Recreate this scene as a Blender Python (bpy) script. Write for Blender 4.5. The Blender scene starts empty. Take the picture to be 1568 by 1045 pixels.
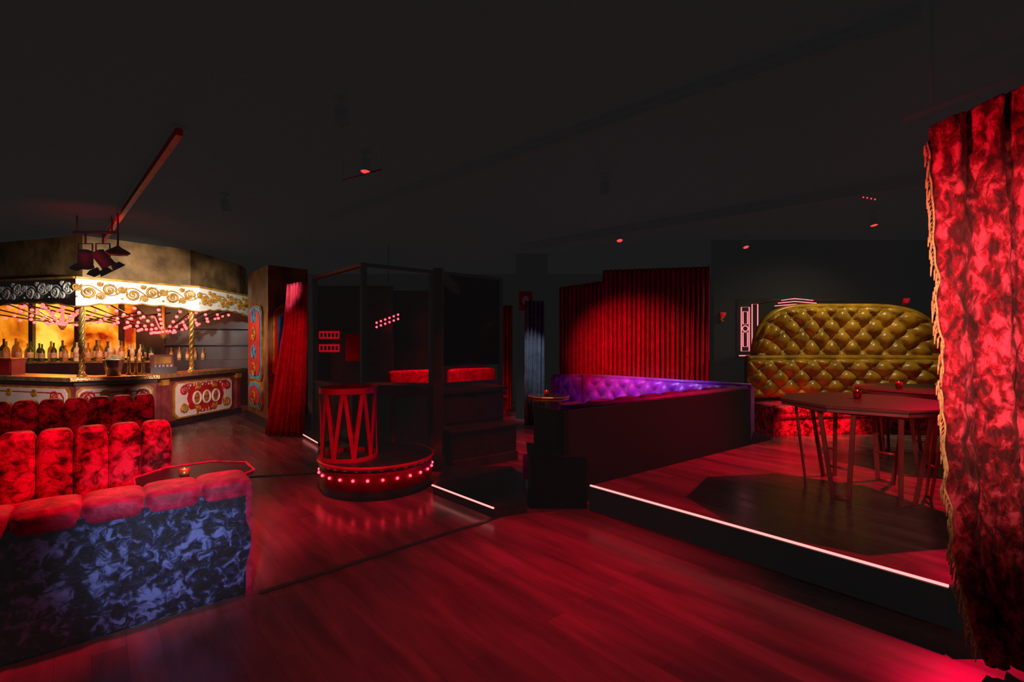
import bpy, math, random
from mathutils import Vector, Matrix, noise
random.seed(7)
scene = bpy.context.scene
pi = math.pi

# ------------------------------------------------------------------ materials
def newmat(name):
    m = bpy.data.materials.new(name); m.use_nodes = True
    nt = m.node_tree
    return m, nt, nt.nodes['Principled BSDF']

def ramp(nt, stops, interp='LINEAR'):
    r = nt.nodes.new('ShaderNodeValToRGB'); cr = r.color_ramp; cr.interpolation = interp
    while len(cr.elements) < len(stops): cr.elements.new(0.5)
    for e, (p, c) in zip(cr.elements, stops):
        e.position = p; e.color = (c[0], c[1], c[2], 1)
    return r

GLOW_LIFT = 0.0085  # faint even grey glow painted into dark surfaces as haze; none are lamps
def mat(name, col, rough=0.5, metal=0.0, var=0.25, scale=8.0, bump=0.0, sheen=0.0, emis=None, es=0.0, bscale=None, glow_lift=0.0):
    m, nt, b = newmat(name)
    tc = nt.nodes.new('ShaderNodeTexCoord')
    n = nt.nodes.new('ShaderNodeTexNoise'); n.inputs['Scale'].default_value = scale; n.inputs['Detail'].default_value = 4
    nt.links.new(tc.outputs['Object'], n.inputs['Vector'])
    lo = [c*(1-var) for c in col]; hi = [min(1, c*(1+var)) for c in col]
    r = ramp(nt, [(0.35, lo), (0.65, hi)])
    nt.links.new(n.outputs['Fac'], r.inputs['Fac']); nt.links.new(r.outputs['Color'], b.inputs['Base Color'])
    b.inputs['Roughness'].default_value = rough; b.inputs['Metallic'].default_value = metal
    b.inputs['Sheen Weight'].default_value = sheen
    if bump:
        n2 = nt.nodes.new('ShaderNodeTexNoise'); n2.inputs['Scale'].default_value = bscale or scale*3; n2.inputs['Detail'].default_value = 3
        nt.links.new(tc.outputs['Object'], n2.inputs['Vector'])
        bp = nt.nodes.new('ShaderNodeBump'); bp.inputs['Strength'].default_value = bump; bp.inputs['Distance'].default_value = 0.02
        nt.links.new(n2.outputs['Fac'], bp.inputs['Height']); nt.links.new(bp.outputs['Normal'], b.inputs['Normal'])
    if emis:
        b.inputs['Emission Color'].default_value = (*emis, 1); b.inputs['Emission Strength'].default_value = es
    elif glow_lift:
        b.inputs['Emission Color'].default_value = (1, 1, 1, 1); b.inputs['Emission Strength'].default_value = glow_lift  # grey emission lifts the darks like ambient light; surface is no lamp
    return m

def velvet(name, dark, mid, bright, scale=14, dist=0.8, p=(0.42, 0.52, 0.62), rough=0.55, sq=(1,1,1), glow_lift=0.0, detail=8, bump=0.5):
    m, nt, b = newmat(name)
    tc = nt.nodes.new('ShaderNodeTexCoord')
    mp = nt.nodes.new('ShaderNodeMapping'); mp.inputs['Scale'].default_value = sq
    nt.links.new(tc.outputs['Object'], mp.inputs['Vector'])
    n = nt.nodes.new('ShaderNodeTexNoise'); n.inputs['Scale'].default_value = scale; n.inputs['Detail'].default_value = detail
    n.inputs['Distortion'].default_value = dist; n.inputs['Roughness'].default_value = 0.62
    nt.links.new(mp.outputs['Vector'], n.inputs['Vector'])
    n3 = nt.nodes.new('ShaderNodeTexNoise'); n3.inputs['Scale'].default_value = scale*0.3; n3.inputs['Detail'].default_value = 2
    nt.links.new(mp.outputs['Vector'], n3.inputs['Vector'])
    mm = nt.nodes.new('ShaderNodeMath'); mm.operation = 'MULTIPLY_ADD'; mm.inputs[1].default_value = 0.5
    nt.links.new(n3.outputs['Fac'], mm.inputs[0])
    sub = nt.nodes.new('ShaderNodeMath'); sub.operation = 'SUBTRACT'; sub.inputs[1].default_value = 0.25
    nt.links.new(n.outputs['Fac'], sub.inputs[0]); nt.links.new(sub.outputs[0], mm.inputs[2])
    r = ramp(nt, [(p[0], dark), (p[1], mid), (p[2], bright)])
    nt.links.new(mm.outputs[0], r.inputs['Fac']); nt.links.new(r.outputs['Color'], b.inputs['Base Color'])
    bp = nt.nodes.new('ShaderNodeBump'); bp.inputs['Strength'].default_value = bump; bp.inputs['Distance'].default_value = 0.02
    nt.links.new(n.outputs['Fac'], bp.inputs['Height']); nt.links.new(bp.outputs['Normal'], b.inputs['Normal'])
    b.inputs['Roughness'].default_value = rough; b.inputs['Sheen Weight'].default_value = 0.15
    if glow_lift:
        b.inputs['Emission Color'].default_value = (1, 1, 1, 1); b.inputs['Emission Strength'].default_value = glow_lift  # same grey emission in place of ambient light on the pile
    return m

def glow(name, col, s):
    return mat(name, (0.1, 0.1, 0.1), 0.5, emis=col, es=s)

def floor_mat():
    m, nt, b = newmat('wood_plank_floor')
    tc = nt.nodes.new('ShaderNodeTexCoord')
    mp = nt.nodes.new('ShaderNodeMapping'); mp.inputs['Rotation'].default_value = (0, 0, math.radians(49))
    nt.links.new(tc.outputs['Object'], mp.inputs['Vector'])
    br = nt.nodes.new('ShaderNodeTexBrick'); br.inputs['Scale'].default_value = 1.0
    br.inputs['Brick Width'].default_value = 1.3; br.inputs['Row Height'].default_value = 0.14
    br.inputs['Mortar Size'].default_value = 0.001; br.inputs['Color1'].default_value = (0.20, 0.12, 0.12, 1)
    br.inputs['Color2'].default_value = (0.31, 0.19, 0.18, 1); br.inputs['Mortar'].default_value = (0.14, 0.08, 0.07, 1)
    nt.links.new(mp.outputs['Vector'], br.inputs['Vector'])
    mp2 = nt.nodes.new('ShaderNodeMapping'); mp2.inputs['Scale'].default_value = (0.9, 6, 1)
    nt.links.new(mp.outputs['Vector'], mp2.inputs['Vector'])
    n = nt.nodes.new('ShaderNodeTexNoise'); n.inputs['Scale'].default_value = 1.2; n.inputs['Detail'].default_value = 6; n.inputs['Distortion'].default_value = 0.4
    nt.links.new(mp2.outputs['Vector'], n.inputs['Vector'])
    r = ramp(nt, [(0.3, (0.50, 0.48, 0.48)), (0.72, (1.25, 1.2, 1.2))])
    nt.links.new(n.outputs['Fac'], r.inputs['Fac'])
    mx = nt.nodes.new('ShaderNodeMix'); mx.data_type = 'RGBA'; mx.blend_type = 'MULTIPLY'; mx.inputs['Factor'].default_value = 1
    nt.links.new(br.outputs['Color'], mx.inputs[6]); nt.links.new(r.outputs['Color'], mx.inputs[7])
    nt.links.new(mx.outputs[2], b.inputs['Base Color'])
    r2 = ramp(nt, [(0.3, (0.18,)*3), (0.7, (0.30,)*3)])
    nt.links.new(n.outputs['Fac'], r2.inputs['Fac']); nt.links.new(r2.outputs['Color'], b.inputs['Roughness'])
    b.inputs['Emission Color'].default_value = (1, 1, 1, 1); b.inputs['Emission Strength'].default_value = 0.0015  # faint grey glow stands in for ambient haze on the floor
    return m

M_floor = floor_mat()
M_wall = mat('black_wall_paint', (0.004, 0.004, 0.004), 0.8, bump=0.1, glow_lift=0.0068)
M_black = mat('black_paint', (0.005, 0.005, 0.005), 0.8, bump=0.1, glow_lift=0.004)
M_ceil = mat('black_ceiling_plaster', (0.004, 0.004, 0.004), 0.95, bump=0.3, glow_lift=GLOW_LIFT*1.1)
M_beam = mat('dark_beam_paint', (0.010, 0.006, 0.006), 0.8, glow_lift=GLOW_LIFT)
M_beamred = mat('beam_red_light_tint', (0.55, 0.015, 0.03), 0.5)  # red light falling on the beam is put into its colour
M_blackfab = mat('black_upholstery', (0.003, 0.003, 0.003), 0.9, scale=30, bump=0.2, glow_lift=0.0025)
M_bluevel = velvet('blue_crushed_velvet', (0.004, 0.005, 0.016), (0.012, 0.020, 0.09), (0.19, 0.27, 0.74), 20, 0.7, (0.43, 0.52, 0.65), glow_lift=0.003)
M_redvel = velvet('red_crushed_velvet', (0.06, 0.001, 0.006), (0.42, 0.006, 0.04), (1.0, 0.06, 0.22), 15, 0.6, (0.38, 0.48, 0.62))
M_redcush = velvet('red_velvet_plain', (0.30, 0.01, 0.04), (0.60, 0.02, 0.10), (0.90, 0.07, 0.20), 12, 0.5, (0.30, 0.5, 0.70))
M_curt = velvet('red_crushed_velvet_drape', (0.08, 0.001, 0.005), (0.40, 0.005, 0.025), (1.0, 0.11, 0.21), 24, 0.5, (0.40, 0.52, 0.62), sq=(1, 1, 0.6), bump=1.0)
M_curtback = velvet('red_velvet_drape', (0.40, 0.004, 0.03), (0.5, 0.008, 0.05), (0.65, 0.02, 0.08), 20, 0.5, (0.35, 0.5, 0.65), bump=0.25)
M_curtblue = mat('slate_blue_drape', (0.16, 0.20, 0.30), 0.45, var=0.3, sheen=0.3)
M_purple = mat('purple_velvet', (0.32, 0.025, 0.66), 0.40, var=0.3, scale=6, bump=0.1, sheen=0.3)
M_goldvel = mat('olive_gold_velvet', (0.44, 0.26, 0.026), 0.30, var=0.4, scale=5, bump=0.15)
M_gold = mat('gold_leaf', (0.85, 0.55, 0.16), 0.35, 0.7, var=0.25)
M_goldmatte = mat('gold_paint', (0.55, 0.28, 0.04), 0.5, 0.2, var=0.3)
M_fringe = mat('gold_bullion_thread', (0.90, 0.66, 0.26), 0.5, 0.0, var=0.3, scale=60)
M_brass = mat('hammered_brass', (0.75, 0.55, 0.25), 0.32, 0.8, var=0.3, bump=0.6, bscale=30)
M_bronze = mat('bronze_plaster', (0.26, 0.15, 0.06), 0.55, 0.3, var=0.45, scale=3, bump=0.3)
M_white = mat('cream_enamel', (0.92, 0.90, 0.84), 0.4, var=0.05)
M_redpaint = mat('red_enamel', (0.55, 0.02, 0.02), 0.4, var=0.2)
M_bluepaint = mat('sky_blue_enamel', (0.02, 0.38, 0.75), 0.4, var=0.15)
M_darkwood = mat('dark_mahogany', (0.028, 0.006, 0.007), 0.35, var=0.4, scale=5, glow_lift=0.003)
M_redwood = mat('red_stained_wood', (0.26, 0.05, 0.055), 0.4, var=0.3, scale=6)
M_metal = mat('red_powder_coat', (0.75, 0.10, 0.16), 0.35, 0.1, var=0.15)
M_metaldk = mat('oxblood_powder_coat', (0.38, 0.10, 0.10), 0.35, 0.2, var=0.15)
M_chrome = mat('brushed_steel', (0.6, 0.6, 0.6), 0.25, 1.0, var=0.1)
M_glassdk = mat('smoked_mirror', (0.02, 0.008, 0.009), 0.10, 0.0, var=0.1, glow_lift=0.002)
M_bulb = glow('red_bulb', (1.0, 0.022, 0.04), 11)
M_bulbwarm = glow('pink_bulb', (1.0, 0.045, 0.045), 6)
M_led = glow('led_strip', (1.0, 0.27, 0.25), 2.0)
M_ledred = glow('red_lamp_lens', (1.0, 0.05, 0.06), 1.5)
M_neon = glow('neon_tube', (1.0, 0.22, 0.24), 1.5)
M_signred = glow('lit_red_sign', (1.0, 0.01, 0.03), 0.32)
M_candle = glow('candle_flame', (1.0, 0.35, 0.08), 2.0)
M_redglass = mat('red_glass', (0.4, 0.01, 0.01), 0.1)

def amber():
    m, nt, b = newmat('backlit_amber_glass')
    tc = nt.nodes.new('ShaderNodeTexCoord')
    n = nt.nodes.new('ShaderNodeTexNoise'); n.inputs['Scale'].default_value = 1.3; n.inputs['Detail'].default_value = 6; n.inputs['Distortion'].default_value = 0.5
    nt.links.new(tc.outputs['Object'], n.inputs['Vector'])
    r = ramp(nt, [(0.40, (0.25, 0.012, 0.002)), (0.5, (0.85, 0.28, 0.01)), (0.62, (1.0, 0.78, 0.10))])
    nt.links.new(n.outputs['Fac'], r.inputs['Fac'])
    nt.links.new(r.outputs['Color'], b.inputs['Emission Color']); b.inputs['Emission Strength'].default_value = 0.8
    nt.links.new(r.outputs['Color'], b.inputs['Base Color'])
    return m
M_amber = amber()
M_b = [mat('bottle_glass_amber', (0.35, 0.12, 0.02), 0.1, emis=(1, .3, .03), es=.10), mat('bottle_glass_clear', (0.7, 0.6, 0.4), 0.08, emis=(1, .7, .25), es=.12),
       mat('bottle_glass_green', (0.05, 0.10, 0.03), 0.1), mat('bottle_label', (0.7, 0.5, 0.3), 0.5)]

# ------------------------------------------------------------------ mesh builder
class MB:
    def __init__(s, M=None):
        s.v = []; s.f = []; s.m = []; s.s = []; s.mats = []; s.M = M or Matrix.Identity(4)
    def mi(s, m):
        if m not in s.mats: s.mats.append(m)
        return s.mats.index(m)
    def add(s, vs, fs, m, smooth=False, L=None):
        k = len(s.v); T = s.M @ L if L is not None else s.M
        s.v += [T @ Vector(p) for p in vs]; i = s.mi(m)
        for f in fs:
            s.f.append([a+k for a in f]); s.m.append(i); s.s.append(smooth)
    def box(s, c, d, m, rz=0, L=None):
        R = Matrix.Rotation(rz, 4, 'Z')
        vs = []
        for sx in (-1, 1):
            for sy in (-1, 1):
                for sz in (-1, 1):
                    vs.append(Vector(c) + R @ Vector((sx*d[0]/2, sy*d[1]/2, sz*d[2]/2)))
        s.add(vs, [(0,1,3,2),(4,6,7,5),(0,4,5,1),(2,3,7,6),(0,2,6,4),(1,5,7,3)], m, L=L)
    def bx(s, x0, x1, y0, y1, z0, z1, m):
        s.box(((x0+x1)/2, (y0+y1)/2, (z0+z1)/2), (x1-x0, y1-y0, z1-z0), m)
    def prism(s, poly, z0, z1, m, L=None):
        n = len(poly)
        vs = [(p[0], p[1], z0) for p in poly] + [(p[0], p[1], z1) for p in poly]
        fs = [tuple(range(n-1, -1, -1)), tuple(range(n, 2*n))] + [(i, (i+1) % n, n+(i+1) % n, n+i) for i in range(n)]
        s.add(vs, fs, m, L=L)
    def plate(s, poly, y0, y1, m):   # poly in local XZ, extruded in y
        n = len(poly)
        vs = [(p[0], y0, p[1]) for p in poly] + [(p[0], y1, p[1]) for p in poly]
        fs = [tuple(range(n)), tuple(range(2*n-1, n-1, -1))] + [(i, n+i, n+(i+1) % n, (i+1) % n) for i in range(n)]
        s.add(vs, fs, m)
    def tube(s, pts, r, m, n=8, closed=False, smooth=True):
        pts = [Vector(p) for p in pts]; N = len(pts); rs = r if isinstance(r, (list, tuple)) else [r]*N
        vs = []; fs = []; prev = None
        for i, p in enumerate(pts):
            a = pts[i-1] if (i > 0 or closed) else p; b = pts[(i+1) % N] if (i < N-1 or closed) else p
            t = (b-a).normalized()
            if prev is None:
                u = t.orthogonal().normalized()
            else:
                u = prev - t*prev.dot(t)
                u = u.normalized() if u.length > 1e-6 else t.orthogonal().normalized()
            prev = u; w = t.cross(u)
            for k in range(n):
                an = 2*pi*k/n
                vs.append(p + (u*math.cos(an)+w*math.sin(an))*rs[i])
        for i in range(N if closed else N-1):
            for k in range(n):
                a = i*n+k; b = i*n+(k+1) % n; j = (i+1) % N
                fs.append((a, b, j*n+(k+1) % n, j*n+k))
        if not closed:
            fs.append(tuple(range(n-1, -1, -1))); fs.append(tuple((N-1)*n+k for k in range(n)))
        s.add(vs, fs, m, smooth)
    def lathe(s, prof, c, m, n=24, smooth=True):
        vs = []; fs = []
        for r, z in prof:
            for k in range(n):
                a = 2*pi*k/n; vs.append((c[0]+r*math.cos(a), c[1]+r*math.sin(a), c[2]+z))
        P = len(prof)
        for i in range(P-1):
            for k in range(n):
                fs.append((i*n+k, i*n+(k+1) % n, (i+1)*n+(k+1) % n, (i+1)*n+k))
        fs.append(tuple(range(n-1, -1, -1))); fs.append(tuple((P-1)*n+k for k in range(n)))
        s.add(vs, fs, m, smooth)
    def pillow(s, c, d, m, e=0.45, nu=16, nv=12, rz=0):
        def sp(x, e): return math.copysign(abs(x)**e, x)
        R = Matrix.Rotation(rz, 4, 'Z'); vs = []; fs = []
        for j in range(nv+1):
            ph = -pi/2 + pi*j/nv
            for i in range(nu):
                th = 2*pi*i/nu
                x = sp(math.cos(ph), e)*sp(math.cos(th), e)*d[0]/2
                y = sp(math.cos(ph), e)*sp(math.sin(th), e)*d[1]/2
                z = sp(math.sin(ph), e)*d[2]/2
                vs.append(Vector(c) + R @ Vector((x, y, z)))
        for j in range(nv):
            for i in range(nu):
                fs.append((j*nu+i, j*nu+(i+1) % nu, (j+1)*nu+(i+1) % nu, (j+1)*nu+i))
        s.add(vs, fs, m, True)
    def ball(s, c, r, m, n=8):
        s.pillow(c, (2*r, 2*r, 2*r), m, 1.0, n, max(4, n//2+1))
    def grid(s, fn, nu, nv, m, smooth=True):
        vs = [fn(i/nu, j/nv) for j in range(nv+1) for i in range(nu+1)]
        fs = [(j*(nu+1)+i, j*(nu+1)+i+1, (j+1)*(nu+1)+i+1, (j+1)*(nu+1)+i) for j in range(nv) for i in range(nu)]
        s.add(vs, fs, m, smooth)
    def done(s, name, parent=None, bevel=0.0):
        me = bpy.data.meshes.new(name); me.from_pydata([tuple(v) for v in s.v], [], s.f)
        for m in s.mats: me.materials.append(m)
        me.polygons.foreach_set('material_index', s.m); me.polygons.foreach_set('use_smooth', s.s); me.update()
        o = bpy.data.objects.new(name, me); scene.collection.objects.link(o)
        if parent: o.parent = parent
        if bevel:
            b = o.modifiers.new('bevel', 'BEVEL'); b.width = bevel; b.segments = 2; b.limit_method = 'ANGLE'; b.angle_limit = math.radians(50)
        return o

def empty(name):
    o = bpy.data.objects.new(name, None); scene.collection.objects.link(o); o.empty_display_size = 0.1
    return o
def F(x, y, deg=0, z=0):
    return Matrix.Translation((x, y, z)) @ Matrix.Rotation(math.radians(deg), 4, 'Z')
def SEG(a, b, z=0):
    return Matrix.Translation((a[0], a[1], z)) @ Matrix.Rotation(math.atan2(b[1]-a[1], b[0]-a[0]), 4, 'Z')
def dist(a, b): return math.hypot(b[0]-a[0], b[1]-a[1])

# ------------------------------------------------------------------ room shell
CZ = 3.4
X0, X1, Y0, Y1 = -13.0, 8.6, -2.5, 13.0
a = MB(); a.bx(X0, X1, Y0, Y1, -0.1, 0, M_floor); a.done('floor')
a = MB(); a.bx(X0, X1, Y0, Y1, CZ, CZ+0.1, M_ceil); a.done('ceiling')
a = MB(); a.bx(X0, X1, Y1, Y1+0.1, 0, CZ, M_wall); a.done('wall_back')
a = MB(); a.bx(X0, X1, Y0-0.1, Y0, 0, CZ, M_wall); a.done('wall_front')
a = MB(); a.bx(X0-0.1, X0, Y0, Y1, 0, CZ, M_wall); a.done('wall_left')
a = MB(); a.bx(X1, X1+0.1, Y0, Y1, 0, CZ, M_wall); a.done('wall_right')
a = MB(); a.bx(3.6, X1, 8.62, 8.75, 0.0, CZ, M_wall); a.done('wall_alcove')
p, q = (-1.60, 3.06), (0.12, 4.60)
a = MB(SEG(p, q)); a.bx(0, dist(p, q), -0.02, 0.02, 0, 0.010, M_darkwood); a.done('trim_1')
p, q = (-5.4, 5.2), (-2.1, 5.9)
a = MB(SEG(p, q)); a.bx(0, dist(p, q), -0.02, 0.02, 0, 0.01, M_darkwood); a.done('trim_2')

e = empty('raised_platform')
a = MB(); a.prism([(0.78, 4.58), (2.44, 2.70), (8.58, 2.70), (8.58, 8.6), (3.62, 8.6), (3.62, 6.7)], 0.0, 0.24, M_floor); a.done('deck', e)
p, q = (0.75, 4.58), (2.44, 2.70); L = dist(p, q)
a = MB(SEG(p, q)); a.bx(0, L, -0.03, -0.001, 0.0, 0.225, M_black); a.bx(0, L, -0.035, -0.002, 0.0, 0.008, M_redwood)
a.done('riser', e)
a = MB(); a.bx(2.44, 8.58, 2.66, 2.699, 0.0, 0.24, M_black); a.done('side_riser', e)
a = MB(SEG(p, q)); a.bx(0.0, L, -0.022, -0.002, 0.230, 0.240, M_led); a.done('led_strip', e)
e = empty('low_stage_step')
a = MB(); a.prism([(-0.83, 5.06), (-0.16, 4.36), (0.14, 4.5), (0.14, 5.3), (0.0, 5.8), (-0.8, 5.8)], 0, 0.1, M_darkwood); a.done('deck', e)
p, q = (-0.83, 5.06), (-0.16, 4.36)
a = MB(SEG(p, q)); a.bx(0, dist(p, q), -0.014, -0.001, 0.088, 0.1, M_led); a.done('led_strip', e)
e = empty('threshold_step'); p, q = (-3.45, 8.0), (-2.95, 7.35); a = MB(SEG(p, q)); a.bx(0, dist(p, q), 0, 0.3, 0, 0.06, M_darkwood); a.bx(0, dist(p, q), -0.01, -0.001, 0.045, 0.06, M_led); a.done('step', e)

# ------------------------------------------------------------------ ceiling details
def beam(p, q, w, h, m, z=CZ):
    a = MB(SEG(p, q)); a.bx(0, dist(p, q), -w/2, w/2, z-h, z-0.04, m)
    a.bx(0, dist(p, q), -w/2-0.03, w/2+0.03, z-0.04, z, M_beam)
    return a.done('ceiling_beam')
beam((-6.96, 8.25), (-2.75, 4.0), 0.05, 0.10, M_beamred)
beam((-2.6, 6.9), (2.2, 2.6), 0.06, 0.08, M_beam)
beam((0.2, 9.0), (5.6, 4.2), 0.12, 0.12, M_beam)

def downlight(x, y, tilt=0.3, on=True, r=0.055):
    e = empty('ceiling_spotlight')
    a = MB(F(x, y)); a.lathe([(0.05, 0), (0.05, -0.03), (0.012, -0.035), (0.012, -0.10)], (0, 0, CZ), M_beam, 16)
    a.done('mount', e)
    T = Matrix.Translation((x, y, CZ-0.13)) @ Matrix.Rotation(tilt, 4, 'X')
    a = MB(T); a.lathe([(0.03, 0.06), (r*0.9, 0.04), (r, -0.08), (r*0.9, -0.085), (r*0.85, -0.05)], (0, 0, 0), M_beam, 20); a.done('housing', e)
    a = MB(T); a.lathe([(0.001, -0.062), (r*0.84, -0.064), (r*0.84, -0.07), (0.001, -0.090)], (0, 0, 0), M_ledred if on else M_beamred, 20); a.done('lens', e)
for x, y, t, on in [(-1.38, 4.57, -0.2, True), (1.72, 7.76, -0.5, True), (4.0, 8.3, -0.5, True), (-1.26, 3.56, 0.4, False), (5.0, 6.7, -0.3, True), (-3.5, 5.9, 0.3, False), (1.0, 5.2, 0.2, False)]:
    downlight(x, y, t, on)
a = MB(); a.tube([(-1.66, 4.75, CZ-0.22), (-1.2, 4.45, CZ-0.22)], 0.006, M_redwood); a.tube([(-1.66, 4.75, CZ-0.22), (-1.66, 4.75, CZ)], 0.005, M_beam)
a.tube([(-1.2, 4.45, CZ-0.22), (-1.2, 4.45, CZ)], 0.005, M_beam); a.done('lighting_rail')
a = MB()
for k in range(9):
    a.ball((3.9+0.07*k, 5.7+0.03*k, CZ-0.06), 0.010, M_ledred, 6)
a.tube([(3.86, 5.68, CZ-0.04), (4.5, 5.96, CZ-0.04)], 0.012, M_beam, 6); a.done('ceiling_pea_lights')

def stage_light(x, y, z):
    e = empty('stage_light')
    a = MB(F(x, y)); a.tube([(-0.45, 0, z+0.38), (0.15, 0, z+0.38)], 0.022, M_black, 12)
    for xx in (-0.4, 0.1): a.tube([(xx, 0, z+0.38), (xx, 0, CZ)], 0.012, M_black)
    a.done('truss_bar', e)
    for k, dx in enumerate((-0.28, -0.03)):
        T = Matrix.Translation((x+dx, y, z)) @ Matrix.Rotation(0.5, 4, 'X') @ Matrix.Rotation(0.4*(1-2*k), 4, 'Y')
        a = MB(T); a.lathe([(0.04, 0.13), (0.085, 0.11), (0.09, -0.1), (0.10, -0.12), (0.095, -0.12), (0.08, -0.1)], (0, 0, 0), M_black, 20)
        for s in (-1, 1):
            a.plate([(s*0.10, -0.12), (s*0.12, -0.12), (s*0.17, -0.2), (s*0.06, -0.2)], -0.07, 0.07, M_black)
        a.done('lamp_head_%d' % k, e)
        a = MB(F(x+dx, y)); a.tube([(-0.1, 0, z), (-0.1, 0, z+0.22), (0.1, 0, z+0.22), (0.1, 0, z)], 0.01, M_black); a.tube([(0, 0, z+0.22), (0, 0, z+0.38)], 0.012, M_black)
        a.done('yoke_%d' % k, e)
stage_light(-5.85, 6.95, 2.78)
a = MB(F(-5.42, 6.65)); a.lathe([(0.012, 0.62), (0.012, 0.13), (0.05, 0.10), (0.13, 0.05), (0.14, 0.03), (0.11, 0.0), (0.02, -0.01)], (0, 0, 2.78), mat('frosted_glass', (0.35, 0.32, 0.32), 0.15), 20); a.done('pendant_lamp')

# ------------------------------------------------------------------ scroll ornament
def scroll(a, x, z, s, fx, fz, m, r, y=-0.02, n=22):
    pts = []
    for i in range(n):
        t = i/(n-1); an = t*2.3*2*pi*0.75; rad = s*(0.62*(1-t)+0.10)
        pts.append((x+fx*(rad*math.cos(an)-s*0.1), y, z+fz*rad*math.sin(an)))
    rs = [r*(0.5+0.9*math.sin(pi*min(1, i/(n-1)+0.15))) for i in range(n)]
    a.tube(pts, rs, m, 6)
    a.ball(pts[-1], r*1.7, m, 8)
    tail = [(x+fx*(0.52*s+0.25*s*k/6), y, z-fz*(0.55*s*math.sin(pi*k/6*0.6))) for k in range(7)]
    a.tube(tail, [r*(1.2-0.16*k) for k in range(7)], m, 6)
    for k in range(3):
        an = 0.9+0.6*k
        a.tube([(x+fx*s*0.5*math.cos(an), y, z+fz*s*0.5*math.sin(an)), (x+fx*s*0.85*math.cos(an+0.3), y, z+fz*s*0.8*math.sin(an+0.3))], [r, r*0.3], m, 6)

# ------------------------------------------------------------------ carousel bar
bar = empty('carousel_bar')
CP = [(-12.0, 8.9), (-9.6, 8.55), (-7.19, 7.86), (-6.22, 8.54), (-5.9, 10.7)]   # counter edge
def inset(P, d):
    out = []
    for i, p in enumerate(P):
        n = Vector((0, 0))
        for (u, v) in ([(P[i-1], P[i])] if i > 0 else []) + ([(P[i], P[i+1])] if i < len(P)-1 else []):
            t = Vector((v[0]-u[0], v[1]-u[1])).normalized(); n += Vector((-t.y, t.x))
        n.normalize(); out.append((p[0]+n.x*d, p[1]+n.y*d))
    return out
inn = inset(CP, 0.62); base_o = inset(CP, 0.14); base_i = inset(CP, 0.5)
a = MB(); a.prism(CP + inn[::-1], 0.93, 1.0, M_brass); a.done('counter_top', bar, 0.01)
a = MB(); a.prism(base_o + base_i[::-1], 0.0, 0.93, M_redwood)
b2 = inset(CP, 0.10); a.prism(b2 + base_i[::-1], 0.0, 0.12, M_darkwood); a.prism(b2 + base_i[::-1], 0.86, 0.93, M_darkwood)
a.done('counter_body', bar)
def bar_panel(i, m0, m1, txt=False):
    p, q = base_o[i], base_o[i+1]; L = dist(p, q); a = MB(SEG(p, q))
    x0, x1 = m0*L, m1*L
    def rr(g, z0, z1):
        c = 0.07
        return [(x0+g+c, z0), (x1-g-c, z0), (x1-g, z0+c), (x1-g, z1-c), (x1-g-c, z1), (x0+g+c, z1), (x0+g, z1-c), (x0+g, z0+c)]
    a.plate(rr(-0.03, 0.14, 0.83), -0.03, 0.0, M_goldmatte)
    a.plate(rr(0.0, 0.17, 0.80), -0.045, -0.02, M_white)
    w = x1-x0; cx = (x0+x1)/2
    a.plate([(cx-w*0.28, 0.28), (cx+w*0.28, 0.28), (cx+w*0.33, 0.5), (cx+w*0.28, 0.72), (cx-w*0.28, 0.72), (cx-w*0.33, 0.5)], -0.052, -0.04, M_redpaint if txt else M_white)
    if not txt:
        a.plate(rr(0.06, 0.23, 0.74), -0.050, -0.04, M_redpaint); a.plate(rr(0.085, 0.255, 0.715), -0.053, -0.045, M_white)
    for sx in (-1, 1):
        for sz in (-1, 1):
            scroll(a, cx+sx*w*0.37, 0.5+sz*0.16, 0.14, -sx, sz, M_redpaint if sz > 0 else M_goldmatte, 0.014, -0.055)
            scroll(a, cx+sx*w*0.15, 0.5+sz*0.21, 0.09, sx, sz, M_goldmatte, 0.012, -0.058)
    if txt:
        for k in (-1, 0, 1):
            c0 = cx+k*w*0.17; hw = w*0.065
            ring = [(c0+hw*math.cos(t*pi/9), -0.062, 0.49+0.12*math.sin(t*pi/9)) for t in range(18)]
            a.tube(ring, 0.020, M_white, 6, closed=True)
            a.pillow((c0, -0.058, 0.53), (hw*0.9, 0.02, 0.09), M_goldmatte, 1, 10, 6)
            a.pillow((c0, -0.058, 0.43), (hw*1.4, 0.02, 0.09), M_goldmatte, 0.8, 10, 6)
    a.done('painted_panel_%d' % i, bar)
    if txt:
        for s, zz, sz in (("YOU DON'T KNOW", 0.71, 0.09), ("JACK'S BAR", 0.21, 0.075)):
            c = bpy.data.curves.new('lettering', 'FONT'); c.body = s; c.size = sz*1.3; c.align_x = 'CENTER'; c.extrude = 0.004; c.materials.append(M_redpaint)
            c.offset = 0.003
            o = bpy.data.objects.new('lettering', c); scene.collection.objects.link(o); o.parent = bar
            o.matrix_world = SEG(p, q) @ Matrix.Translation((cx, -0.062, zz)) @ Matrix.Rotation(pi/2, 4, 'X')
bar_panel(0, 0.1, 0.9); bar_panel(1, 0.06, 0.94); bar_panel(2, 0.03, 0.94); bar_panel(3, 0.18, 0.86, True)
for i, k in ((3, 0.06), (3, 0.95), (1, 0.02)):
    p, q = base_o[i], base_o[i+1]; L = dist(p, q); a = MB(SEG(p, q))
    a.bx(k*L-0.05, k*L+0.05, -0.06, 0.02, 0.0, 0.9, M_redwood); a.bx(k*L-0.07, k*L+0.07, -0.08, 0.02, 0.8, 0.9, M_goldmatte); a.bx(k*L-0.07, k*L+0.07, -0.08, 0.02, 0, 0.14, M_darkwood)
    a.done('pilaster', bar)

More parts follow.
